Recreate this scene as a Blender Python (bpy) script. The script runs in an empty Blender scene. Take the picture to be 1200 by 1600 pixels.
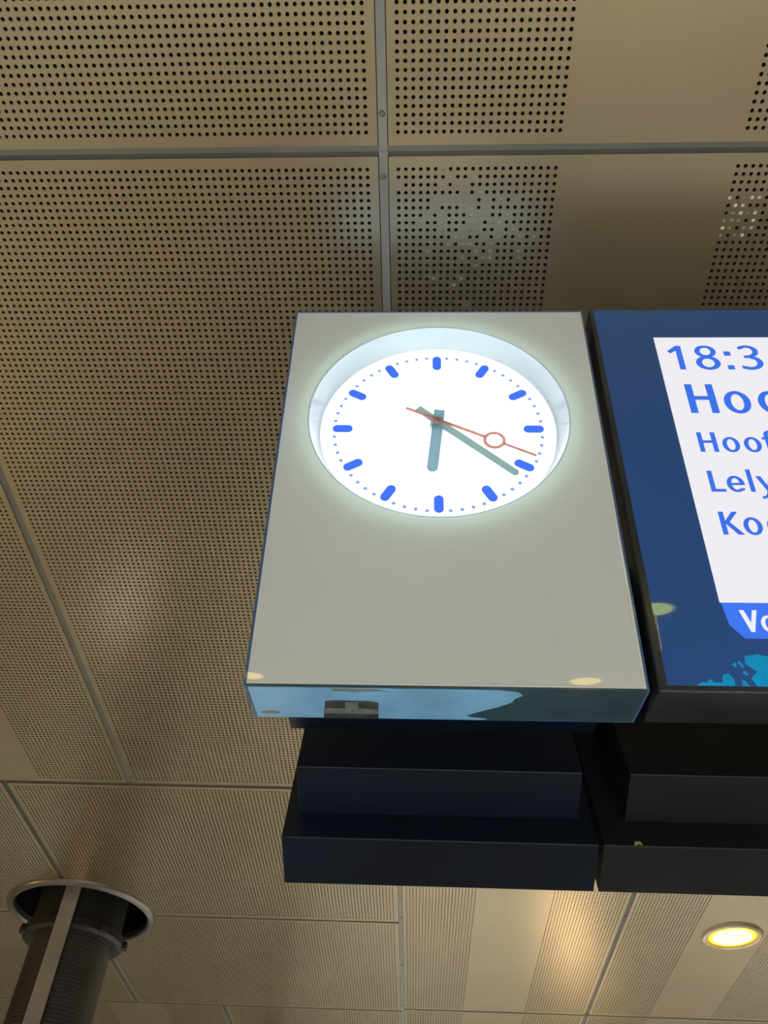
import bpy, bmesh, math, random
import numpy as np
from mathutils import Vector, Matrix

random.seed(7)
rng = np.random.default_rng(7)
SC = bpy.context.scene
COL = SC.collection
PI = math.pi

# ------------------------------------------------------------------ camera, world, light, exposure
CAM = Vector((0, 0, 1.55))
H = 2.6                       # ceiling above the eye
ZC = CAM.z + H                # underside of the ceiling panels
U = 0.245                     # sign unit: radius of the ring of hour marks
YAW, PITCH, ROLL = 0.0654289631, 0.843223124, 0.056855757
cd = bpy.data.cameras.new('camera')
cd.sensor_fit = 'VERTICAL'
cd.sensor_height = 24.0
cd.lens = 24.0 * 1309.15 / 1600
cd.clip_start = 0.02
cam = bpy.data.objects.new('camera', cd)
COL.objects.link(cam)
cam.matrix_world = Matrix.Translation(CAM) @ (Matrix.Rotation(YAW, 4, 'Z') @ Matrix.Rotation(PI / 2 + PITCH, 4, 'X') @ Matrix.Rotation(ROLL, 4, 'Z'))
SC.camera = cam

SC.view_settings.view_transform = 'Standard'
SC.view_settings.look = 'None'
SC.view_settings.gamma = 1.0
SC.view_settings.use_curve_mapping = False
SC.view_settings.exposure = 0.12

w = bpy.data.worlds.new('hall_surroundings')
SC.world = w
w.use_nodes = True
w.node_tree.nodes['Background'].inputs[0].default_value = (1.0, 0.91, 0.76, 1)
w.node_tree.nodes['Background'].inputs[1].default_value = 0.15


def lamp(name, kind, loc, energy, color, **kw):
    d = bpy.data.lights.new(name, kind)
    d.energy = energy
    d.color = color
    for k, v in kw.items():
        setattr(d, k, v)
    o = bpy.data.objects.new(name, d)
    o.location = loc
    COL.objects.link(o)
    return o


WARM = (0.99, 1.0, 0.95)
# added unseen ceiling spots, placed unevenly; the floor they light brightens the ceiling
for gx, gy, e in [(-2.6, -1.6, 900), (0.4, -2.0, 1900), (3.2, -1.6, 1500), (-5.2, 2.6, 700), (-2.5, 8.0, 700), (2.0, 9.0, 3400), (-6.0, 13.0, 700), (0.5, 15.0, 2600), (7.0, 14.0, 3000)]:
    lamp('hall_downlight', 'SPOT', (gx, gy, ZC - 0.12), e, WARM, spot_size=math.radians(105), spot_blend=0.7, shadow_soft_size=0.15)
lamp('far_hall_lamp', 'POINT', (0.66 * H, 3.75 * H, CAM.z + 0.42 * H), 30, (1.0, 0.72, 0.40), shadow_soft_size=0.25)
lamp('side_hall_lamp', 'POINT', (-2.3 * H, 1.9 * H, CAM.z + 0.1 * H), 130, (1.0, 0.58, 0.20), shadow_soft_size=0.25)  # added unseen light that warms the left of the ceiling
lamp('near_hall_lamp', 'POINT', (-0.83 * H, 1.75 * H, CAM.z + 0.40 * H), 3.5, (1.0, 0.92, 0.95), shadow_soft_size=0.10)


# ------------------------------------------------------------------ helpers
def tag(o, label=None, cat=None, group=None, kind=None):
    if label: o['label'] = label
    if cat: o['category'] = cat
    if group: o['group'] = group
    if kind: o['kind'] = kind
    return o


def link(name, me, mats, parent=None, loc=None):
    if not isinstance(mats, (list, tuple)): mats = [mats]
    if not me.materials:
        for m in mats: me.materials.append(m)
    o = bpy.data.objects.new(name, me)
    COL.objects.link(o)
    if parent: o.parent = parent
    if loc is not None: o.location = loc
    return o


def obj(name, bm, mats, parent=None, smooth=False, loc=None):
    me = bpy.data.meshes.new(name)
    bmesh.ops.recalc_face_normals(bm, faces=bm.faces[:])
    bm.to_mesh(me)
    bm.free()
    if smooth:
        for p in me.polygons: p.use_smooth = True
        me.set_sharp_from_angle(angle=math.radians(35))
    return link(name, me, mats, parent, loc)


def empty(name, loc=(0, 0, 0)):
    o = bpy.data.objects.new(name, None)
    o.location = loc
    o.empty_display_size = 0.1
    COL.objects.link(o)
    return o


def box(bm, x0, x1, y0, y1, z0, z1, bev=0.0, mat=0, seg=2):
    vs = [bm.verts.new((x, y, z)) for x in (x0, x1) for y in (y0, y1) for z in (z0, z1)]
    fs = [bm.faces.new([vs[i] for i in q]) for q in ((0, 1, 3, 2), (4, 6, 7, 5), (0, 4, 5, 1), (2, 3, 7, 6), (0, 2, 6, 4), (1, 5, 7, 3))]
    for f in fs: f.material_index = mat
    if bev > 0:
        es = list({e for f in fs for e in f.edges})
        bmesh.ops.bevel(bm, geom=es, offset=bev, segments=seg, affect='EDGES', profile=0.5)
    return fs


def poly_prism(bm, pts, y0, y1, mat=0, back=True):
    """outline in the x/z plane pushed from y0 (front) to y1 (back)"""
    a = [bm.verts.new((p[0], y0, p[1])) for p in pts]
    b = [bm.verts.new((p[0], y1, p[1])) for p in pts]
    n = len(pts)
    fs = [bm.faces.new(a)] + ([bm.faces.new(b[::-1])] if back else [])
    for i in range(n):
        fs.append(bm.faces.new((a[i], b[i], b[(i + 1) % n], a[(i + 1) % n])))
    for f in fs: f.material_index = mat


def lathe(bm, prof, n=64, axis='z', mat=0, closed=False):
    rings = []
    for r, h in prof:
        ring = []
        for k in range(n):
            a = 2 * PI * k / n
            if axis == 'z': p = (r * math.cos(a), r * math.sin(a), h)
            else: p = (r * math.cos(a), h, r * math.sin(a))
            ring.append(bm.verts.new(p))
        rings.append(ring)
    m = len(rings)
    for i in range(m if closed else m - 1):
        A, B = rings[i], rings[(i + 1) % m]
        for k in range(n):
            f = bm.faces.new((A[k], A[(k + 1) % n], B[(k + 1) % n], B[k]))
            f.material_index = mat
    return rings


def capsule(L0, L1, wid, n=8, cx=0.0, square_tail=False):
    """rounded bar along +z from L0 to L1, as x/z outline"""
    r = wid / 2
    pts = []
    if square_tail:
        pts += [(cx - r, L0), (cx + r, L0)]
    else:
        for k in range(n + 1):
            a = PI + PI * k / n
            pts.append((cx + r * math.cos(a), L0 + r + r * math.sin(a)))
    for k in range(n + 1):
        a = PI * k / n
        pts.append((cx + r * math.cos(a), L1 - r + r * math.sin(a)))
    return pts


def rot(pts, deg):
    """clockwise turn as seen on the dial"""
    a = math.radians(deg)
    return [(p[0] * math.cos(a) + p[1] * math.sin(a), -p[0] * math.sin(a) + p[1] * math.cos(a)) for p in pts]


# ------------------------------------------------------------------ materials
def mat(name, color, rough=0.5, metal=0.0, spec=0.5, noise=None, bump=None, emis=None, coat=0.0, spec_tint=None):
    m = bpy.data.materials.new(name)
    m.use_nodes = True
    nt = m.node_tree
    b = nt.nodes['Principled BSDF']
    b.inputs['Base Color'].default_value = (*color, 1)
    b.inputs['Roughness'].default_value = rough
    b.inputs['Metallic'].default_value = metal
    b.inputs['Specular IOR Level'].default_value = spec
    b.inputs['Coat Weight'].default_value = coat
    b.inputs['Coat Roughness'].default_value = 0.03
    if spec_tint: b.inputs['Specular Tint'].default_value = (*spec_tint, 1)
    tc = nt.nodes.new('ShaderNodeTexCoord')
    if noise:
        sc, amt, det = noise
        nz = nt.nodes.new('ShaderNodeTexNoise')
        nz.inputs['Scale'].default_value = sc
        nz.inputs['Detail'].default_value = det
        rp = nt.nodes.new('ShaderNodeValToRGB')
        rp.color_ramp.elements[0].position = 0.3
        rp.color_ramp.elements[1].position = 0.7
        rp.color_ramp.elements[0].color = (*[c * (1 - amt) for c in color], 1)
        rp.color_ramp.elements[1].color = (*[min(1, c * (1 + amt)) for c in color], 1)
        nt.links.new(tc.outputs['Object'], nz.inputs['Vector'])
        nt.links.new(nz.outputs['Fac'], rp.inputs['Fac'])
        nt.links.new(rp.outputs['Color'], b.inputs['Base Color'])
    if bump:
        sc, st = bump
        nb = nt.nodes.new('ShaderNodeTexNoise')
        nb.inputs['Scale'].default_value = sc
        bp = nt.nodes.new('ShaderNodeBump')
        bp.inputs['Strength'].default_value = st
        bp.inputs['Distance'].default_value = 0.002
        nt.links.new(tc.outputs['Object'], nb.inputs['Vector'])
        nt.links.new(nb.outputs['Fac'], bp.inputs['Height'])
        nt.links.new(bp.outputs['Normal'], b.inputs['Normal'])
    if emis:
        b.inputs['Emission Color'].default_value = (*emis[0], 1)
        b.inputs['Emission Strength'].default_value = emis[1]
    return m


def emit(name, color, strength):
    m = bpy.data.materials.new(name)
    m.use_nodes = True
    nt = m.node_tree
    nt.nodes.clear()
    e = nt.nodes.new('ShaderNodeEmission')
    e.inputs[0].default_value = (*color, 1)
    e.inputs[1].default_value = strength
    o = nt.nodes.new('ShaderNodeOutputMaterial')
    nt.links.new(e.outputs[0], o.inputs[0])
    return m


M = {}
M['panel'] = mat('painted_metal_panel', (0.315, 0.250, 0.150), 0.33, 0.70, 0.5, noise=(1.3, 0.05, 3), bump=(2.5, 0.08))
M['clog'] = mat('clogged_hole_paint', (0.27, 0.24, 0.19), 0.7, noise=(60, 0.3, 2))
M['peel'] = mat('bare_peeled_paint', (0.62, 0.58, 0.52), 0.7, noise=(90, 0.4, 2))
M['backing'] = mat('dark_ceiling_void', (0.012, 0.010, 0.008), 0.95, spec=0.1, noise=(5, 0.3, 2))
M['rail'] = mat('grey_joint_rail', (0.19, 0.19, 0.165), 0.5, noise=(3, 0.12, 3))
M['rail_olive'] = mat('olive_joint_rail', (0.115, 0.112, 0.085), 0.55, noise=(3, 0.12, 3))
M['rail_dark'] = mat('dark_joint_rail', (0.06, 0.058, 0.052), 0.6, noise=(3, 0.12, 3))
M['screw'] = mat('dull_screw', (0.16, 0.15, 0.14), 0.4, 0.6, noise=(200, 0.2, 2))
M['floor'] = mat('hall_floor_stone', (0.42, 0.415, 0.395), 0.45, noise=(2, 0.12, 4))
M['navy'] = mat('navy_gloss_paint', (0.06, 0.125, 0.26), 0.22, 0.0, 0.5, noise=(3, 0.1, 2), coat=0.3)
M['clock_navy'] = mat('teal_gloss_paint', (0.045, 0.085, 0.11), 0.12, 0.0, 0.5, noise=(6, 0.25, 3))
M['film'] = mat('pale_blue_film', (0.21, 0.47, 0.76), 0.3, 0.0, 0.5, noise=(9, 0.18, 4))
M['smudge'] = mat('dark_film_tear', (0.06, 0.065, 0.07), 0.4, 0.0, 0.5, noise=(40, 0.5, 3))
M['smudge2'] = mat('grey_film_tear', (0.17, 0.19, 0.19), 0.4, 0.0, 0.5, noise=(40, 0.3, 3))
M['black_navy'] = mat('black_navy_paint', (0.003, 0.006, 0.015), 0.35, 0.0, 0.32, noise=(3, 0.25, 3))
M['black_navy2'] = mat('worn_black_paint', (0.007, 0.007, 0.008), 0.45, 0.0, 0.35, noise=(7, 0.5, 5))
M['bezel'] = mat('black_gloss_bezel', (0.030, 0.033, 0.037), 0.18, 0.0, 0.5, noise=(5, 0.3, 3))
M['dglass'] = mat('navy_display_glass', (0.036, 0.105, 0.35), 0.01, 0.0, 0.55, noise=(1.2, 0.12, 2), spec_tint=(0.55, 1.0, 0.5))
M['recess'] = mat('white_acrylic_wall', (0.62, 0.76, 0.85), 0.12, 0.0, 0.5, noise=(2, 0.05, 2))
M['dial'] = emit('lit_dial', (1.0, 1.0, 1.0), 2.2)
M['mark'] = emit('lit_blue_mark', (0.055, 0.17, 0.90), 1.0)
M['dot'] = emit('lit_blue_dot', (0.24, 0.36, 0.85), 1.0)
def hand(name, color, trans, amt):
    """plastic hand that lets some of the dial's light through"""
    m = mat(name, color, 0.5, noise=(8, 0.05, 2))
    nt = m.node_tree
    tl = nt.nodes.new('ShaderNodeBsdfTranslucent'); tl.inputs[0].default_value = (*trans, 1)
    mx = nt.nodes.new('ShaderNodeMixShader'); mx.inputs[0].default_value = amt
    nt.links.new(nt.nodes['Principled BSDF'].outputs[0], mx.inputs[1])
    nt.links.new(tl.outputs[0], mx.inputs[2])
    nt.links.new(mx.outputs[0], nt.nodes['Material Output'].inputs[0])
    return m


M['hour'] = hand('blue_grey_hand', (0.20, 0.38, 0.50), (0.5, 0.85, 1.0), 0.13)  # pale tones of the hands stand in for glare from the dial
M['minute'] = hand('green_grey_hand', (0.25, 0.40, 0.42), (0.6, 0.95, 0.95), 0.12)
M['second'] = hand('red_hand', (0.60, 0.25, 0.22), (1.0, 0.52, 0.48), 0.18)
M['hub'] = mat('hub_metal', (0.85, 0.92, 0.86), 0.3, 0.0, noise=(20, 0.1, 2))
M['led'] = emit('led_strip', (0.75, 1.0, 0.86), 7.0)
M['screen'] = emit('lit_screen', (0.80, 0.78, 0.83), 1.0)
M['ink'] = emit('lit_blue_text', (0.045, 0.16, 0.74), 1.0)
M['band'] = emit('lit_blue_band', (0.05, 0.17, 0.82), 1.0)
M['ltext'] = emit('lit_white_text', (0.80, 0.80, 0.88), 1.0)
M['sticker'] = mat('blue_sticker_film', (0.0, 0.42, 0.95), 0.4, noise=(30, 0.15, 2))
M['silver'] = mat('chipped_silver', (0.5, 0.5, 0.5), 0.4, 0.7, noise=(300, 0.5, 2))
M['edge'] = mat('pale_panel_edge', (0.75, 0.73, 0.66), 0.4, noise=(4, 0.05, 2))
M['ring'] = mat('beige_ring_metal', (0.15, 0.128, 0.10), 0.3, 0.4, noise=(2, 0.15, 2))
M['collar'] = mat('dark_collar', (0.009, 0.0075, 0.006), 0.6, noise=(6, 0.4, 4))
M['sleeve'] = mat('ribbed_dark_sleeve', (0.05, 0.046, 0.042), 0.35, 0.3, noise=(4, 0.15, 3))
M['strap'] = mat('brushed_strap', (0.42, 0.35, 0.28), 0.32, 0.4, noise=(3, 0.15, 4))
M['trim'] = mat('lamp_trim', (0.46, 0.37, 0.25), 0.4, 0.2, noise=(9, 0.1, 2))
M['bulb'] = emit('lamp_lens', (1.0, 0.74, 0.10), 8.0)
M['bulb_mid'] = emit('lamp_lens_outer', (1.0, 0.55, 0.03), 4.0)
M['bulb_edge'] = emit('lamp_lens_edge', (1.0, 0.56, 0.02), 1.1)
M['chip'] = mat('yellow_paint_chip', (0.40, 0.40, 0.10), 0.6, noise=(300, 0.4, 2))
M['brown'] = mat('brown_post_paint', (0.10, 0.065, 0.035), 0.5, noise=(3, 0.1, 2))
M['post'] = mat('hanger_steel', (0.20, 0.20, 0.20), 0.5, 0.5, noise=(5, 0.1, 2))

# white clock face: acrylic sheet that lets a little of the added ring behind it through
m = mat('white_acrylic_face', (0.80, 0.815, 0.79), 0.0, 0.0, 0.65, noise=(1.5, 0.02, 2))
nt = m.node_tree
tl = nt.nodes.new('ShaderNodeBsdfTranslucent'); tl.inputs[0].default_value = (0.85, 0.95, 0.88, 1)
mx = nt.nodes.new('ShaderNodeMixShader'); mx.inputs[0].default_value = 0.22
nt.links.new(nt.nodes['Principled BSDF'].outputs[0], mx.inputs[1])
nt.links.new(tl.outputs[0], mx.inputs[2])
nt.links.new(mx.outputs[0], nt.nodes['Material Output'].inputs[0])
M['face'] = m

# ------------------------------------------------------------------ the setting: floor and ceiling
bm = bmesh.new()
box(bm, -20, 20, -14, 32, -0.1, 0.0)
tag(obj('floor', bm, M['floor']), kind='structure')

RC = (-0.9606 * H, 2.432 * H)     # column axis
RCUT = 0.198 * H                   # opening in the panels round the column

# backing above the perforated sheets, with the round opening for the column
bm = bmesh.new()
N = 64
zb = ZC + 0.012
inner, outer = [], []
S0 = 0.3 * H
for k in range(N):
    a = 2 * PI * k / N
    c, s = math.cos(a), math.sin(a)
    q = S0 / max(abs(c), abs(s))
    inner.append(bm.verts.new((RC[0] + RCUT * c, RC[1] + RCUT * s, zb)))
    outer.append(bm.verts.new((RC[0] + q * c, RC[1] + q * s, zb)))
for k in range(N):
    bm.faces.new((inner[k], inner[(k + 1) % N], outer[(k + 1) % N], outer[k]))
X0, X1, Y0, Y1 = -20, 20, -14, 32
rx0, rx1, ry0, ry1 = RC[0] - S0, RC[0] + S0, RC[1] - S0, RC[1] + S0
for (a, b, c, d) in ((X0, rx0, Y0, Y1), (rx1, X1, Y0, Y1), (rx0, rx1, Y0, ry0), (rx0, rx1, ry1, Y1)):
    bm.faces.new([bm.verts.new(p) for p in ((a, c, zb), (b, c, zb), (b, d, zb), (a, d, zb))])
# drum above the opening
lo = inner
hi = [bm.verts.new((v.co.x, v.co.y, ZC + 0.75)) for v in inner]
for k in range(N):
    bm.faces.new((lo[k], lo[(k + 1) % N], hi[(k + 1) % N], hi[k]))
bm.faces.new(hi)
ceiling = tag(obj('ceiling', bm, M['backing']), kind='structure')

PX, PY = 0.00872 * H, 0.00918 * H      # hole pitch
HR = 0.00235 * H                         # hole radius
JG = 0.0061 * H                         # half of a joint


def perforated(xs, ys, holes_x, holes_y, cut=None, org=(0, 0), clog=None):
    """sheet as a grid; cells with a hole get a real eight-sided opening with a wall.
    xs, ys: grid lines; holes_x, holes_y: flags per column and row."""
    xs = np.array(xs); ys = np.array(ys)
    nx, ny = len(xs) - 1, len(ys) - 1
    gx, gy = np.meshgrid(xs, ys)
    verts = [np.stack([gx.ravel(), gy.ravel(), np.zeros(gx.size)], 1)]
    nv = gx.size
    idx = lambda i, j: j * (nx + 1) + i
    quads, tris, mq, mt = [], [], [], []
    keep = np.ones((ny, nx), bool)
    cx = (xs[:-1] + xs[1:]) / 2; cy = (ys[:-1] + ys[1:]) / 2
    CX, CY = np.meshgrid(cx, cy)
    if cut: keep = np.hypot(CX + org[0] - cut[0], CY + org[1] - cut[1]) > cut[2]
    hole = np.outer(np.array(holes_y, bool), np.array(holes_x, bool)) & keep
    plain = keep & ~hole
    J, I = np.nonzero(plain)
    quads.append(np.stack([idx(I, J), idx(I, J + 1), idx(I + 1, J + 1), idx(I + 1, J)], 1))
    mq.append(np.zeros(len(I), int))
    J, I = np.nonzero(hole)
    n = len(I)
    ang = PI / 8 + np.arange(8) * PI / 4
    hx = CX[J, I][:, None] + HR * np.cos(ang)[None]
    hy = CY[J, I][:, None] + HR * np.sin(ang)[None]
    z0 = np.zeros_like(hx)
    verts.append(np.stack([hx, hy, z0], 2).reshape(-1, 3))
    verts.append(np.stack([hx, hy, z0 + 0.006], 2).reshape(-1, 3))
    b0 = nv + np.arange(n)[:, None] * 8 + np.arange(8)[None]
    b1 = b0 + n * 8
    c00, c10, c11, c01 = idx(I, J), idx(I + 1, J), idx(I + 1, J + 1), idx(I, J + 1)
    # sides: right (0,7), top (1,2), left (3,4), bottom (5,6)
    for (a, b, p, q) in ((c10, c11, 7, 0), (c11, c01, 1, 2), (c01, c00, 3, 4), (c00, c10, 5, 6)):
        quads.append(np.stack([b, a, b0[:, p], b0[:, q]], 1)); mq.append(np.zeros(n, int))
    for (c, p, q) in ((c11, 0, 1), (c01, 2, 3), (c00, 4, 5), (c10, 6, 7)):
        tris.append(np.stack([c, b0[:, p], b0[:, q]], 1)); mt.append(np.zeros(n, int))
    for k in range(8):
        k2 = (k + 1) % 8
        quads.append(np.stack([b0[:, k], b0[:, k2], b1[:, k2], b1[:, k]], 1)); mq.append(np.zeros(n, int))
    # folded edges going up
    base = nv + 2 * n * 8
    up = gx.size
    ev = verts[0].copy(); ev[:, 2] = 0.022
    edge = []
    for i in range(nx):
        if keep[0, i]: edge.append((idx(i, 0), idx(i + 1, 0), idx(i + 1, 0) + base, idx(i, 0) + base))
        if keep[-1, i]: edge.append((idx(i + 1, ny), idx(i, ny), idx(i, ny) + base, idx(i + 1, ny) + base))
    for j in range(ny):
        if keep[j, 0]: edge.append((idx(0, j + 1), idx(0, j), idx(0, j) + base, idx(0, j + 1) + base))
        if keep[j, -1]: edge.append((idx(nx, j), idx(nx, j + 1), idx(nx, j + 1) + base, idx(nx, j) + base))
    verts.append(ev)
    quads.append(np.array(edge)); mq.append(np.zeros(len(edge), int))
    if clog is not None:
        sel, which = clog(CX[J, I] + org[0], CY[J, I] + org[1])
        for mi in (1, 2):
            s = np.nonzero(sel & (which == mi))[0]
            if not len(s): continue
            start = sum(len(v) for v in verts)
            k8 = np.stack([hx[s], hy[s], np.full_like(hx[s], 0.0015)], 2).reshape(-1, 3)
            verts.append(k8)
            f0 = start + np.arange(len(s))[:, None] * 8
            quads.append(f0 + np.array([3, 2, 1, 0])); quads.append(f0 + np.array([7, 4, 3, 0])); quads.append(f0 + np.array([7, 6, 5, 4]))
            mq += [np.full(len(s), mi)] * 3
    V = np.concatenate(verts)
    Q = np.concatenate(quads); T = np.concatenate(tris) if n else np.zeros((0, 3), int)
    MQ = np.concatenate(mq); MT = np.concatenate(mt) if n else np.zeros(0, int)
    me = bpy.data.meshes.new('ceiling_panel')
    me.vertices.add(len(V)); me.vertices.foreach_set('co', V.ravel())
    me.loops.add(Q.size + T.size)
    me.loops.foreach_set('vertex_index', np.concatenate([Q.ravel(), T.ravel()]).astype(np.int32))
    np_ = len(Q) + len(T)
    me.polygons.add(np_)
    st = np.concatenate([np.arange(len(Q)) * 4, len(Q) * 4 + np.arange(len(T)) * 3]).astype(np.int32)
    me.polygons.foreach_set('loop_start', st)
    me.polygons.foreach_set('material_index', np.concatenate([MQ, MT]).astype(np.int32))
    me.update(calc_edges=True)
    me.validate()
    me.shade_flat()
    for k in ('panel', 'clog', 'peel'): me.materials.append(M[k])
    return me


def lines(x0, blocks):
    """blocks: (kind, length, count). Returns grid lines and hole flags."""
    L = [x0]; fl = []
    for kind, ln, cnt in blocks:
        for k in range(cnt):
            L.append(L[-1] + ln / cnt); fl.append(kind)
    return L, fl


def full_lines(length, pitch, margin):
    n = int((length - 2 * margin) / pitch + 1.001)
    m0 = (length - n * pitch) / 2
    return lines(0, [(0, m0, 1), (1, n * pitch, n), (0, m0, 1)])


TW = 0.6135 * H                      # panel grid width
XJ = -0.0464 * H                     # central joint
YJ0, YJ1, YJ2, YJ3 = 0.3308 * H, 1.731 * H, 2.442 * H, 3.152 * H
LONG = YJ1 - YJ0
wide = TW - 2 * JG
YL, YF = full_lines(LONG - 2 * JG, PY, 0.0125 * H)
YLh, YFh = full_lines(YJ2 - YJ1 - 2 * JG, PY, 0.0125 * H)
XL, XF = full_lines(wide, PX, 0.0113 * H)
mrg = 0.0113 * H - PX / 2
XB, XBF = lines(0, [(0, mrg, 1), (1, 22 * PX, 22), (0, wide - 2 * mrg - 44.5 * PX, 4), (1, 22.5 * PX, 23), (0, mrg, 1)])
xw15 = (XJ - (-0.9585 * H)) - 2 * JG
X15, X15F = full_lines(xw15, PX, 0.0113 * H)


def clog(x, y):
    x = x / H; y = y / H
    d1 = np.exp(-(((x - 0.05) / 0.055) ** 2 + ((y - 0.415) / 0.05) ** 2))
    a = rng.random(len(x)) < d1 * 0.75
    p = (np.abs(x - 0.381) < 0.023) & (np.abs(y - 0.415) < 0.027) & (rng.random(len(x)) < 0.65)
    return a | p, np.where(p, np.where(rng.random(len(x)) < 0.5, 2, 1), 1)


me_full = perforated(XL, YL, XF, YF)
me_band = perforated(XB, YL, XBF, YF)


def put(me, x, y):
    """x, y: joint lines at the low corner of the panel"""
    return link('ceiling_panel', me, [M['panel']], ceiling, (x + JG, y + JG, ZC))


xl1, xl2 = XJ - TW, XJ - 2 * TW
x15 = -0.9585 * H
for y in (YJ0 - 2 * LONG, YJ0 - LONG, YJ0):
    put(me_full, xl1, y)
for y in (YJ0 - LONG, YJ0, YJ0 + LONG):
    if y == YJ0: continue
    put(me_band, XJ, y)
put(perforated(XB, YL, XBF, YF, org=(XJ + JG, YJ0 + JG), clog=clog), XJ, YJ0)
put(me_band, XJ, YJ0 - 2 * LONG)
for y in (YJ0 - 2 * LONG, YJ0 - LONG, YJ0, YJ0 + LONG, YJ0 + 2 * LONG):
    put(me_band, XJ + TW, y); put(me_band, XJ + 2 * TW, y)
put(me_band, XJ, YJ0 + 2 * LONG)
for y in (YJ0 - 2 * LONG, YJ0 - LONG, YJ0):
    put(me_band, xl2, y)
cut = (RC[0], RC[1], RCUT - 0.004 * H)
for y in (YJ1, YJ2):
    put(perforated(X15, YLh, X15F, YFh, cut=cut, org=(x15 + JG, y + JG)), x15, y)
    put(perforated(XL, YLh, XF, YFh, cut=cut, org=(x15 - TW + JG, y + JG)), x15 - TW, y)
put(me_full, xl1, YJ3); put(me_band, xl2, YJ3); put(me_full, xl2 - TW, YJ3)
put(me_full, xl2 - TW, YJ0); put(me_full, xl2 - TW, YJ0 - LONG)

# rails in the joints
ya, yb = YJ0 - 2 * LONG, YJ0 + 3 * LONG


def rail(x0, x1, y0, y1, m, dz=0.010):
    bm = bmesh.new()
    box(bm, x0, x1, y0, y1, ZC + dz - 0.004, ZC + dz)
    return obj('joint_rail', bm, m, ceiling)


j = JG * 1.02
rail(XJ - j * .82, XJ + j * .82, ya, YJ0 - j * .06, M['rail'], .006)
rail(XJ - j * .82, XJ + j * .82, YJ0, yb, M['rail'], .006)
for k in (1, 2, 3): rail(XJ + k * TW - j, XJ + k * TW + j, ya, yb, M['rail_dark'])
rail(xl1 - j, xl1 + j, ya, YJ1 - j, M['rail_olive'])
rail(xl1 - j, xl1 + j, YJ3 + j, yb, M['rail_dark'])
for y0, y1 in ((YJ1 + j, RC[1] - RCUT), (RC[1] + RCUT, YJ3 - j)): rail(x15 - j, x15 + j, y0, y1, M['rail_dark'])
rail(xl2 - j, xl2 + j, ya, YJ1 - j, M['rail_dark'])
rail(xl2 - j, xl2 + j, YJ3 + j, yb, M['rail_dark'])
for y in (YJ0,):
    for xa, xb in ((xl2 - TW, XJ - j * .82), (XJ + j * .82, XJ + 3 * TW)):
        rail(xa, xb, y - j, y + j * .1, M['rail_olive'], .007)
        rail(xa, xb, y + j * .1, y + j, M['rail_dark'], .011)
rail(xl2 - TW, XJ - j, YJ1 - j, YJ1 + j, M['rail_dark'], .010)
for y in (YJ2,):
    rail(xl2 - TW, RC[0] - RCUT, y - j, y + j, M['rail_olive']); rail(RC[0] + RCUT, XJ - j, y - j, y + j, M['rail_olive'])
rail(xl2 - TW, XJ - j, YJ3 - j, YJ3 + j, M['rail_olive'])
rail(XJ + j, XJ + 3 * TW, YJ1 + LONG - j, YJ1 + LONG + j, M['rail_olive'])

sm = None
for x, y in ((-0.0466, 0.290), (-0.0466, 0.36), (-0.0464, 2.41), (-0.0464, 2.75), (-0.0464, 3.10), (0.568, 2.36), (0.568, 1.2), (-0.655, 1.1)):
    if sm is None:
        bm = bmesh.new()
        lathe(bm, [(0.0001, -0.0045), (0.006, -0.0045), (0.0095, -0.002), (0.0095, 0.0)], 12)
        box(bm, -0.006, 0.006, -0.0008, 0.0008, -0.0052, -0.0044)
        sm = obj('screw', bm, M['screw'], ceiling)
        s = sm
    else:
        s = sm.copy(); COL.objects.link(s)
    s.location = (x * H, y * H, ZC + 0.003)


# ------------------------------------------------------------------ ceiling downlights
def downlight(cx, cy, label, r=0.0675):
    t = empty('ceiling_light', (cx * H, cy * H, ZC))
    tag(t, label, 'ceiling light', 'round downlights in the plain panel strips')
    R = r * H
    bm = bmesh.new()
    lathe(bm, [(R * 1.0, -0.006), (R * 1.02, -0.020), (R * 1.10, -0.026), (R * 1.19, -0.018), (R * 1.24, 0.0)], 48)
    obj('trim_ring', bm, M['trim'], t, True)
    bm = bmesh.new()
    lathe(bm, [(0.0005, -0.016), (R * 0.5, -0.0155), (R * 0.80, -0.0135)], 48)
    lathe(bm, [(R * 0.80, -0.0135), (R * 0.93, -0.012)], 48, mat=1)
    obj('lens', bm, [M['bulb'], M['bulb_mid']], t, True)
    bm = bmesh.new()
    lathe(bm, [(R * 0.93, -0.012), (R * 1.01, -0.008)], 48)
    obj('lens_rim', bm, M['bulb_edge'], t, True)
    l = lamp('downlight_lamp', 'SPOT', (0, 0, -0.05), 120, WARM, spot_size=math.radians(140), spot_blend=0.6, shadow_soft_size=0.1)
    l.parent = t
    return t


downlight(0.880, 2.462, 'lit round yellow downlight in the plain ceiling strip right of the column, below the sign')
downlight(0.578, -1.657, 'lit yellow downlight behind the viewer mirrored low right in the white clock face', 0.060)
downlight(-0.580, -1.667, 'lit yellow downlight behind the viewer mirrored at the lower left corner of the clock face', 0.060)
downlight(0.622, -0.943, 'lit yellow downlight behind the viewer mirrored green in the navy display glass', 0.060)

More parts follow.
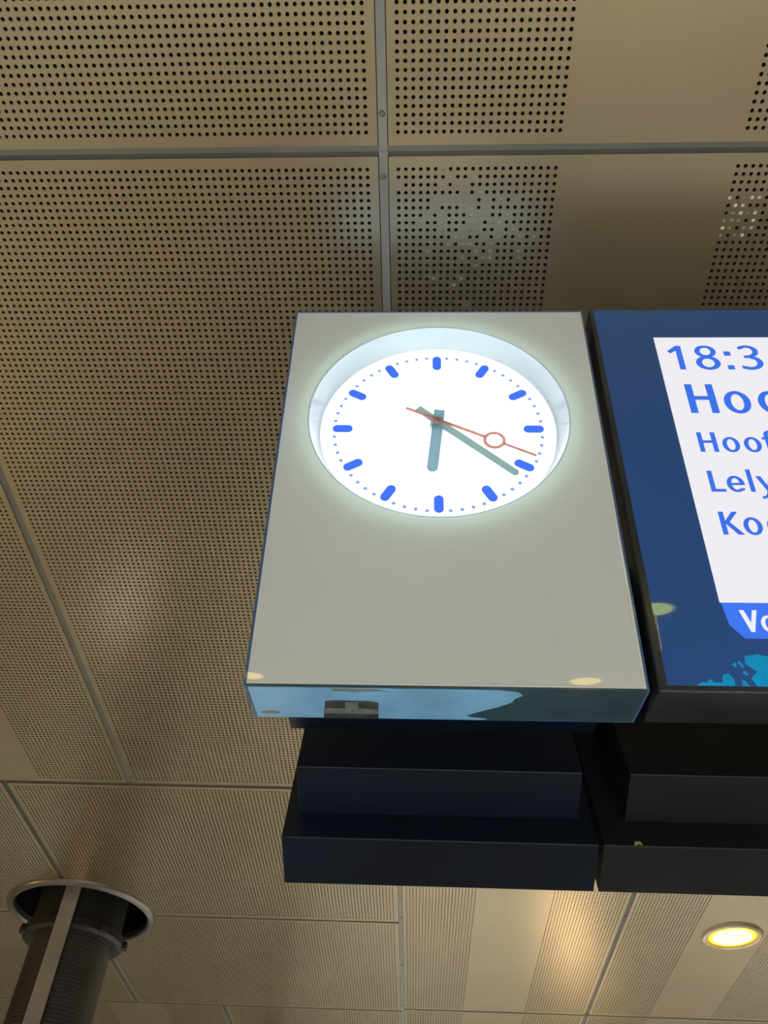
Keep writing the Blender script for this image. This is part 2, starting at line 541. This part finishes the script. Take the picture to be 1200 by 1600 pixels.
# ------------------------------------------------------------------ column with ribbed sleeve
col = empty('column', (RC[0], RC[1], 0))
tag(col, 'dark round column in a ribbed sleeve rising through a ring in the ceiling', 'column')
ez = ZC
bm = bmesh.new()
RS = 0.108 * H
prof = [(RS * 0.97, 0.0)]
zt, pitch = CAM.z + 0.915 * H, 0.025
zz = 0.9
prof.append((RS, 0.0)); prof.append((RS, zz))
while zz < zt:
    prof += [(RS, zz), (RS * 1.010, zz + pitch * .3), (RS * 1.010, zz + pitch * .6), (RS, zz + pitch * .9)]
    zz += pitch
lathe(bm, prof, 56)
obj('ribbed_sleeve', bm, M['sleeve'], col, True)
bm = bmesh.new()
lathe(bm, [(RS * .9, zt - .02), (0.128 * H, zt - .02), (0.138 * H, zt + 0.0), (0.138 * H, zt + .05), (0.124 * H, zt + .055), (0.121 * H, ez + .3), (0.128 * H, ez + .3), (0.128 * H, ez + .7)], 48)
collar = obj('collar', bm, M['collar'], col, True)
for a in (0.2, 1.3, 2.5, 3.7, 5.6):
    bm = bmesh.new()
    box(bm, 0.125 * H, 0.148 * H, -.035, .035, zt - .01, zt + .04, .006)
    for v in bm.verts:
        x, y = v.co.x, v.co.y
        v.co.x, v.co.y = x * math.cos(a) - y * math.sin(a), x * math.sin(a) + y * math.cos(a)
    obj('collar_lug', bm, M['collar'], collar)
e = Vector((0.3677, -0.930)); lft = Vector((-0.930, -0.3677))
bm = bmesh.new()
c0 = lft * (0.040 * H) + e * (0.137 * H)
fs = box(bm, -0.020 * H, 0.020 * H, -0.012 * H, 0.012 * H, 0.0, ez + 0.35, .004)
for v in bm.verts:
    p = c0 + lft * v.co.x + e * v.co.y
    v.co.x, v.co.y = p.x, p.y
obj('strap', bm, M['strap'], col)

bm = bmesh.new()
r1, r2 = 0.187 * H, 0.2105 * H
lathe(bm, [(r1, 0.03), (r1, -0.012), (r1 + .010, -0.026), (r1 + .022, -0.030), (r2 - .018, -0.022), (r2 - .006, -0.014), (r2, 0.0)], 96)
rg = obj('ceiling_ring', bm, M['ring'], None, True, (RC[0], RC[1], ZC))
tag(rg, 'beige metal collar ring round the dark column opening in the ceiling', 'ring')

bm = bmesh.new()
rp = 0.042 * H
lathe(bm, [(0.0005, 0.0), (rp * 1.8, 0.0), (rp * 1.8, .02), (rp, .03), (rp, ZC - .03), (rp * 1.25, ZC - .03), (rp * 1.25, ZC), (0.0005, ZC)], 32)
po = obj('hall_post', bm, M['brown'], None, True, (-0.56 * H, 3.66 * H, 0))
tag(po, 'slim brown hall post mirrored as a dark stripe in the panels right of the column', 'post')

# ------------------------------------------------------------------ hanging sign: front frame of reference
SY, ST, SR = 0.00326997544, 0.191604955, -0.00525922080
SM = Matrix.Rotation(SY, 4, 'Z') @ Matrix.Rotation(ST, 4, 'X') @ Matrix.Rotation(SR, 4, 'Y')
ST_ = Vector((0.176656209, 5.01833896, 7.18832020)) * U + CAM


def sign_root(name):
    o = empty(name)
    o.matrix_world = Matrix.Translation(ST_) @ SM
    return o


CL, CR, CB, CT, CD = -1.633 * U, 1.668 * U, -3.090 * U, 1.642 * U, 0.62 * U
LIP = 0.022 * U
clock = sign_root('station_clock')
tag(clock, 'white faced illuminated station clock in a blue framed box, hung left of the navy board', 'clock')
# open box: sides, back, front lip
bm = bmesh.new()
box(bm, CL, CR, CD - .004, CD, CB, CT)                                  # back
box(bm, CL, CL + LIP, 0, CD - .004, CB, CT)
box(bm, CR - LIP, CR, 0, CD - .004, CB, CT)
box(bm, CL + LIP, CR - LIP, 0, CD - .004, CT - LIP, CT)
box(bm, CL + LIP, CR - LIP, 0.0, CD - .004, CB, CB + LIP, mat=1)
obj('housing', bm, [M['navy'], M['clock_navy']], clock)
bm = bmesh.new()
box(bm, -1.335 * U, 1.36 * U, CD, 0.857 * U, CB, 1.2 * U, mat=0)
obj('rear_cover', bm, M['black_navy'], clock)
# front panel with the round opening
RIM, RD, WD = 1.350 * U, 1.245 * U, 0.235 * U
bm = bmesh.new()
N = 128
corners = [(CL + LIP, CB + LIP), (CR - LIP, CB + LIP), (CR - LIP, CT - LIP), (CL + LIP, CT - LIP)]
x0, z0 = corners[0]; x1, z1 = corners[2]


def on_rect(a):
    c, s = math.cos(a), math.sin(a)
    t = min((x1 if c > 0 else -x0) / max(1e-9, abs(c)), (z1 if s > 0 else -z0) / max(1e-9, abs(s)))
    return (c * t, s * t)


angs = sorted([2 * PI * k / N for k in range(N)] + [math.atan2(c[1], c[0]) % (2 * PI) for c in corners])
for yy, flip in ((0.004 * U, 0), (0.022 * U, 1)):
    A = [bm.verts.new((RIM * math.cos(a), yy, RIM * math.sin(a))) for a in angs]
    B = [bm.verts.new((on_rect(a)[0], yy, on_rect(a)[1])) for a in angs]
    for k in range(len(angs)):
        k2 = (k + 1) % len(angs)
        q = (A[k], A[k2], B[k2], B[k])
        bm.faces.new(q if flip else q[::-1])
    if not flip: break
obj('front_panel', bm, M['face'], clock)
bm = bmesh.new()
box(bm, x1 - .022 * U, x1, .000 * U, .004 * U, z0 + .015 * U, z1)
box(bm, x0, x1, .000 * U, .004 * U, z0, z0 + .015 * U)
obj('edge_strip', bm, M['edge'], clock)
bm = bmesh.new()
lathe(bm, [(RIM * 1.006, -0.006 * U), (RIM * 0.994, -0.008 * U), (RIM * 0.990, 0.004 * U), (RD * 1.03, WD * .85), (RD * 1.0, WD)], 128, axis='y')
obj('recess_wall', bm, M['recess'], clock, True)
bm = bmesh.new()
r = lathe(bm, [(RD, WD), (0.001, WD)], 128, axis='y')
dial = obj('dial', bm, M['dial'], clock)
# pale blue patch on the underside with a wavy right edge and darker insets
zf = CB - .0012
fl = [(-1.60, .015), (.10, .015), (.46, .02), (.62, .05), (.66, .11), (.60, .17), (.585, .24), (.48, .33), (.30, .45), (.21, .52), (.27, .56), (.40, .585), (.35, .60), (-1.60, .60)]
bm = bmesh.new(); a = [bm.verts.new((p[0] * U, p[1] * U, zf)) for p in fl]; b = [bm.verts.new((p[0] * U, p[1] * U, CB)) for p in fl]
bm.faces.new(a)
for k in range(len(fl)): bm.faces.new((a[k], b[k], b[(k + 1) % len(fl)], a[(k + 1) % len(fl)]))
pale_patch = obj('blue_film', bm, M['film'], clock)
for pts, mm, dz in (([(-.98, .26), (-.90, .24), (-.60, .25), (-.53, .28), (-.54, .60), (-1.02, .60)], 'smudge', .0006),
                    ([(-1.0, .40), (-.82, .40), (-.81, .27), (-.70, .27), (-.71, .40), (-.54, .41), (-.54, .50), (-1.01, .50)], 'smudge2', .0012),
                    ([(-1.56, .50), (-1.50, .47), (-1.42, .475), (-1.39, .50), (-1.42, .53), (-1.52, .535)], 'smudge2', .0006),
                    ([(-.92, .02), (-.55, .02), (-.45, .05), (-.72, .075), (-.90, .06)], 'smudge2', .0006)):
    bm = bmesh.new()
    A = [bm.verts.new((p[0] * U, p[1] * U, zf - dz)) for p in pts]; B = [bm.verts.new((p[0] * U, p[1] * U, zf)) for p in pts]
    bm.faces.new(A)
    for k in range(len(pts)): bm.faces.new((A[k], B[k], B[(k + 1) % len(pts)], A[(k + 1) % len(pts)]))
    obj('film_tear', bm, M[mm], pale_patch)
# added unseen blue light on top of the box, tints the ceiling
vl = lamp('vent_light', 'AREA', (0, 0.34 * U, CT + .01), 0.4, (0.35, 0.60, 1.0), shape='RECTANGLE', size=2.8 * U, size_y=0.4 * U)
vl.rotation_euler = (PI, 0, 0)
vl.parent = clock
# added glow ring behind the sheet, makes the halo round the opening
bm = bmesh.new()
lathe(bm, [(RIM * 1.015, 0.11 * U), (RIM * 1.035, 0.11 * U), (RIM * 1.035, 0.13 * U), (RIM * 1.015, 0.13 * U)], 96, axis='y', closed=True)
obj('led_strip', bm, M['led'], clock)

mk = dk = None
for k in range(60):
    if k % 5 == 0:
        bm = bmesh.new(); poly_prism(bm, rot(capsule(0.902 * U, 1.118 * U, 0.098 * U), k * 6), WD - .003, WD - .0005)
        obj('hour_mark', bm, M['mark'], dial)
    else:
        bm = bmesh.new()
        cx, cz = 1.097 * U * math.sin(k * PI / 30), 1.097 * U * math.cos(k * PI / 30)
        rr = 0.021 * U
        poly_prism(bm, [(cx + rr * math.cos(a * PI / 5), cz + rr * math.sin(a * PI / 5)) for a in range(10)], WD - .0015, WD - .0005)
        obj('minute_dot', bm, M['dot'], dial)
bm = bmesh.new(); poly_prism(bm, rot(capsule(-0.19 * U, 0.668 * U, 0.113 * U, square_tail=True), 185.8), 0.135 * U, 0.15 * U, back=False)
obj('hour_hand', bm, M['hour'], clock)
bm = bmesh.new()
pts = [(-.043 * U, -.29 * U), (.043 * U, -.29 * U)] + [(p[0], p[1]) for p in capsule(0.9 * U, 1.062 * U, .078 * U, square_tail=True)[2:]]
poly_prism(bm, rot(pts, 132.2), 0.113 * U, 0.127 * U, back=False)
obj('minute_hand', bm, M['minute'], clock)
bm = bmesh.new()
a0 = 116.7
for l0, l1, w0 in ((-0.375, 0.535, .030), (0.745, 1.10, .026)):
    hw = w0 / 2 * U
    poly_prism(bm, rot([(-hw, l0 * U), (hw, l0 * U), (hw, l1 * U), (-hw, l1 * U)], a0), 0.083 * U, 0.092 * U, back=False)
cx, cz = rot([(0, 0.640 * U)], a0)[0]
ro, ri = 0.115 * U, 0.083 * U
rings = []
for (rr, yy) in ((ri, .092), (ri, .083), (ro, .083), (ro, .092)):
    rings.append([bm.verts.new((cx + rr * math.cos(2 * PI * k / 40), yy * U, cz + rr * math.sin(2 * PI * k / 40))) for k in range(40)])
for i in range(3):
    A, B = rings[i], rings[i + 1]
    for k in range(40): bm.faces.new((A[k], A[(k + 1) % 40], B[(k + 1) % 40], B[k]))
poly_prism(bm, [(.034 * U * math.cos(k * PI / 10), .034 * U * math.sin(k * PI / 10)) for k in range(20)], 0.0825 * U, 0.112 * U, back=False)
obj('second_hand', bm, M['second'], clock)
bm = bmesh.new()
lathe(bm, [(0.0005, .157 * U), (.085 * U, .158 * U), (.092 * U, .17 * U), (.092 * U, WD)], 24, axis='y')
obj('hub', bm, M['hub'], clock, True)

# ------------------------------------------------------------------ departure board, right of the clock
board = sign_root('departure_board')
tag(board, 'navy glass departure board with a lit white screen, right of the clock', 'display')
BL, BR, BB, BT = 1.745 * U, 6.7 * U, -3.090 * U, 1.668 * U
bm = bmesh.new()
fs = box(bm, BL, BR, 0.0, 0.62 * U, BB, BT, .018 * U, seg=3)
obj('housing', bm, M['bezel'], board, False)
bm = bmesh.new()
BZ = 0.05 * U
gl = [(BL + .07 * U, BB + .055 * U), (BR - .07 * U, BB + .055 * U), (BR - .07 * U, BT - .03 * U), (BL + .05 * U, BT - .03 * U)]
poly_prism(bm, gl, -0.004 * U, 0.03 * U)
obj('glass', bm, M['dglass'], board)
SL, SRt, STp, SBm, SB2 = 2.397 * U, 6.1 * U, 1.170 * U, -2.252 * U, -2.600 * U
bm = bmesh.new()
poly_prism(bm, [(SL, SBm), (SRt, SBm), (SRt, STp), (SL, STp)], -0.0055 * U, -0.0045 * U)
scr = obj('screen', bm, M['screen'], board)
bm = bmesh.new()
poly_prism(bm, [(SL + .012 * U, SBm), (SL + .035 * U, SBm - .22 * U), (2.535 * U, SB2), (SRt, SB2), (SRt, SBm)], -0.0055 * U, -0.0045 * U)
scr_band = obj('screen_band', bm, M['band'], board)


GLYPH = {}


def band(cx, cy, rx, ry, tx, ty, a0, a1, n=28):
    """part of an oval ring, thicker at the sides (tx) than at top and bottom (ty); degrees counter-clockwise"""
    out = []
    for k in range(n):
        q = []
        for (f, i) in ((0, k), (0, k + 1), (1, k + 1), (1, k)):
            a = math.radians(a0 + (a1 - a0) * i / n)
            q.append((cx + (rx - f * tx) * math.cos(a), cy + (ry - f * ty) * math.sin(a)))
        out.append(q)
    return out


def rect(x0, x1, y0, y1): return [(x0, y0), (x1, y0), (x1, y1), (x0, y1)]


def o_at(x, wd=.645): return band(x + wd / 2, .372, wd / 2, .388, .172, .115, 0, 360, 40)


# each glyph: polygons in cap heights, from its own left edge
GLYPH['1'] = [rect(.244, .412, 0, 1.0), [(.0, .775), (.075, .67), (.26, .80), (.412, 1.0), (.27, 1.0)]]
GLYPH['8'] = band(.345, .275, .345, .29, .17, .115, 0, 360, 40) + band(.345, .755, .305, .255, .155, .10, 0, 360, 40)
GLYPH[':'] = [rect(0, .19, 0, .18), rect(0, .19, .575, .755)]
GLYPH['3'] = band(.255, .28, .375, .295, .17, .12, -115, 82) + band(.265, .755, .325, .26, .165, .105, -82, 118) + [rect(.14, .34, .475, .585)] + \
    [[(.0, .04), (.10, .010), (.18, .12), (.0, .17)], [(.02, .93), (.05, .825), (.20, .885), (.115, .988)]]
GLYPH['H'] = [rect(0, .18, 0, 1), rect(.51, .69, 0, 1), rect(.18, .51, .45, .585)]
GLYPH['o'] = o_at(0)
GLYPH['L'] = [rect(0, .18, 0, 1), rect(.18, .54, 0, .135)]
GLYPH['l'] = [rect(0, .172, 0, 1.07)]
GLYPH['e'] = band(.322, .372, .322, .388, .172, .115, 0, 302, 34) + [rect(.14, .644, .315, .42), [(.485, .040), (.60, .085), (.60, .19), (.395, .145)]]
GLYPH['y'] = [[(0, .745), (.185, .745), (.40, .17), (.305, -.02)], [(.47, .745), (.64, .745), (.36, -.06), (.255, -.02)],
              [(.36, -.06), (.27, -.24), (.12, -.315), (.03, -.30), (.05, -.185), (.14, -.19), (.22, -.12), (.255, -.02)]]
GLYPH['f'] = [rect(.11, .28, 0, .86), rect(0, .44, .63, .745)] + band(.38, .86, .27, .245, .17, .12, 70, 180, 14)
GLYPH['K'] = [rect(0, .18, 0, 1), [(.18, .47), (.27, .47), (.68, 1), (.475, 1), (.18, .60)], [(.18, .56), (.30, .58), (.74, 0), (.515, 0), (.18, .46)]]
GLYPH['V'] = [[(0, 1), (.20, 1), (.45, .16), (.45, 0), (.285, 0)], [(.72, 1), (.53, 1), (.30, .16), (.30, 0), (.435, 0)]]


def text(places, x, z, cap, m, parent):
    """places: (glyph, offset in cap heights)"""
    bm = bmesh.new()
    for ch, off in places:
        for poly in GLYPH[ch]:
            vs = [bm.verts.new(((off + px) * cap, -0.0065 * U, py * cap)) for px, py in poly]
            bm.faces.new(vs)
    me = bpy.data.meshes.new('display_text')
    bm.to_mesh(me); bm.free()
    return link('display_text', me, [m], parent, (x, 0, z))


text([('1', 0), ('8', .737), (':', 1.595), ('3', 2.0)], 2.508 * U, 0.656 * U, 0.377 * U, M['ink'], scr)
text([('H', 0), ('o', .865), ('o', 1.69)], 2.592 * U, 0.010 * U, 0.421 * U, M['ink'], scr)
text([('H', 0), ('o', .877), ('o', 1.68), ('f', 2.40)], 2.583 * U, -0.520 * U, 0.263 * U, M['ink'], scr)
text([('L', 0), ('e', .62), ('l', 1.415), ('y', 1.72)], 2.584 * U, -1.025 * U, 0.262 * U, M['ink'], scr)
text([('K', 0), ('o', .765), ('o', 1.575)], 2.587 * U, -1.528 * U, 0.265 * U, M['ink'], scr)
text([('V', 0), ('o', .76)], 2.540 * U, -2.538 * U, 0.212 * U, M['ltext'], scr_band)

# jagged blue patches at the lower edge and chipped silver at the left edge
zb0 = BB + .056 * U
blue_shapes = [
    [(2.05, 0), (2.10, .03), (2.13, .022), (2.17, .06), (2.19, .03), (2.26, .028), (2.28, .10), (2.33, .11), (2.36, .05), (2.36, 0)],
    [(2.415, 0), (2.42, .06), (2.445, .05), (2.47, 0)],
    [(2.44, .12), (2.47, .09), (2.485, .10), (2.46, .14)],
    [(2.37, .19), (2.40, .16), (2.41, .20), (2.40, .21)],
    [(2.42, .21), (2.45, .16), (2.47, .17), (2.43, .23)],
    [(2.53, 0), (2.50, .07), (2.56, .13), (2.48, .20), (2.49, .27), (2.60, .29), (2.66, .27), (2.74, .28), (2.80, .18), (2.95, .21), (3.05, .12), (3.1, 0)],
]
for sc in blue_shapes:
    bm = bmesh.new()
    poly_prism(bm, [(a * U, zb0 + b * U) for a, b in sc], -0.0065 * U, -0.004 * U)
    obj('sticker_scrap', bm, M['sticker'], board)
bm = bmesh.new()
poly_prism(bm, [(1.812 * U, -2.36 * U), (1.838 * U, -2.40 * U), (1.830 * U, -2.70 * U), (1.815 * U, -2.74 * U), (1.817 * U, -2.55 * U)], -0.006 * U, 0.0)
obj('paint_chip', bm, M['silver'], board)

# ------------------------------------------------------------------ rear housings (backs of the signs facing the other way)
TAU = 0.345
yb_ = (SM @ Vector((0, .857, -3.09))).y + 5.01833896
BM = Matrix.Translation(Vector((0, (yb_ + .12) * U, 4.0 * U)) + CAM) @ Matrix.Rotation(SY, 4, 'Z') @ Matrix.Rotation(-TAU, 4, 'X')


def rear(name, label, ucl, ucr, udl, udr, paint):
    o = empty(name)
    o.matrix_world = BM
    tag(o, label, 'housing', 'dark housings behind the sign')
    bm = bmesh.new()
    box(bm, ucl * U, ucr * U, 0, 0.521 * U, 0, 4.2 * U, .008 * U)
    obj('inner_case', bm, paint, o)
    bm = bmesh.new()
    box(bm, udl * U, udr * U, 0.521 * U, 1.054 * U, -0.292 * U, 4.6 * U, .010 * U)
    obj('outer_case', bm, paint, o)
    bm = bmesh.new()
    box(bm, (udl + .05) * U, (udr - .05) * U, 1.054 * U, 1.06 * U, -0.23 * U, 4.5 * U)
    obj('glass', bm, M['dglass'], o)
    return o


rear_a = rear('rear_housing', 'black navy two-step housing behind and below the white clock box', -1.075, 1.429, -1.191, 1.560, M['black_navy'])
rear_b = rear('rear_housing', 'scuffed black two-step housing behind and below the departure board', 1.84, 6.5, 1.60, 6.7, M['black_navy2'])

# hanger posts of each box, hidden behind it, up to the ceiling
def posts(root, xs, y, z0):
    inv = root.matrix_world.inverted() if root.matrix_world != Matrix.Identity(4) else Matrix.Identity(4)
    for x in xs:
        bm = bmesh.new()
        box(bm, x * U - .02, x * U + .02, y * U - .02, y * U + .02, CAM.z + z0 * U, ZC + .004, .003)
        bmesh.ops.transform(bm, matrix=inv, verts=bm.verts[:])
        obj('hanger_post', bm, M['post'], root)


posts(clock, (-0.5, 0.9), 6.0, 6.6)
posts(board, (2.6, 5.6), 6.0, 5.6)
posts(rear_a, (-0.4, 0.9), 8.6, 8.0)
posts(rear_b, (2.6, 5.6), 8.6, 8.0)

# small chips on the scuffed housing
for pts, mm in (([(1.86, -.015), (1.90, .0), (1.93, -.01), (1.92, .03), (1.87, .025)], 'chip'),):
    bm = bmesh.new()
    poly_prism(bm, [(a * U, (-.292 + b + .02) * U) for a, b in pts], 0.515 * U, 0.523 * U)
    obj('paint_chip', bm, M[mm], rear_b)
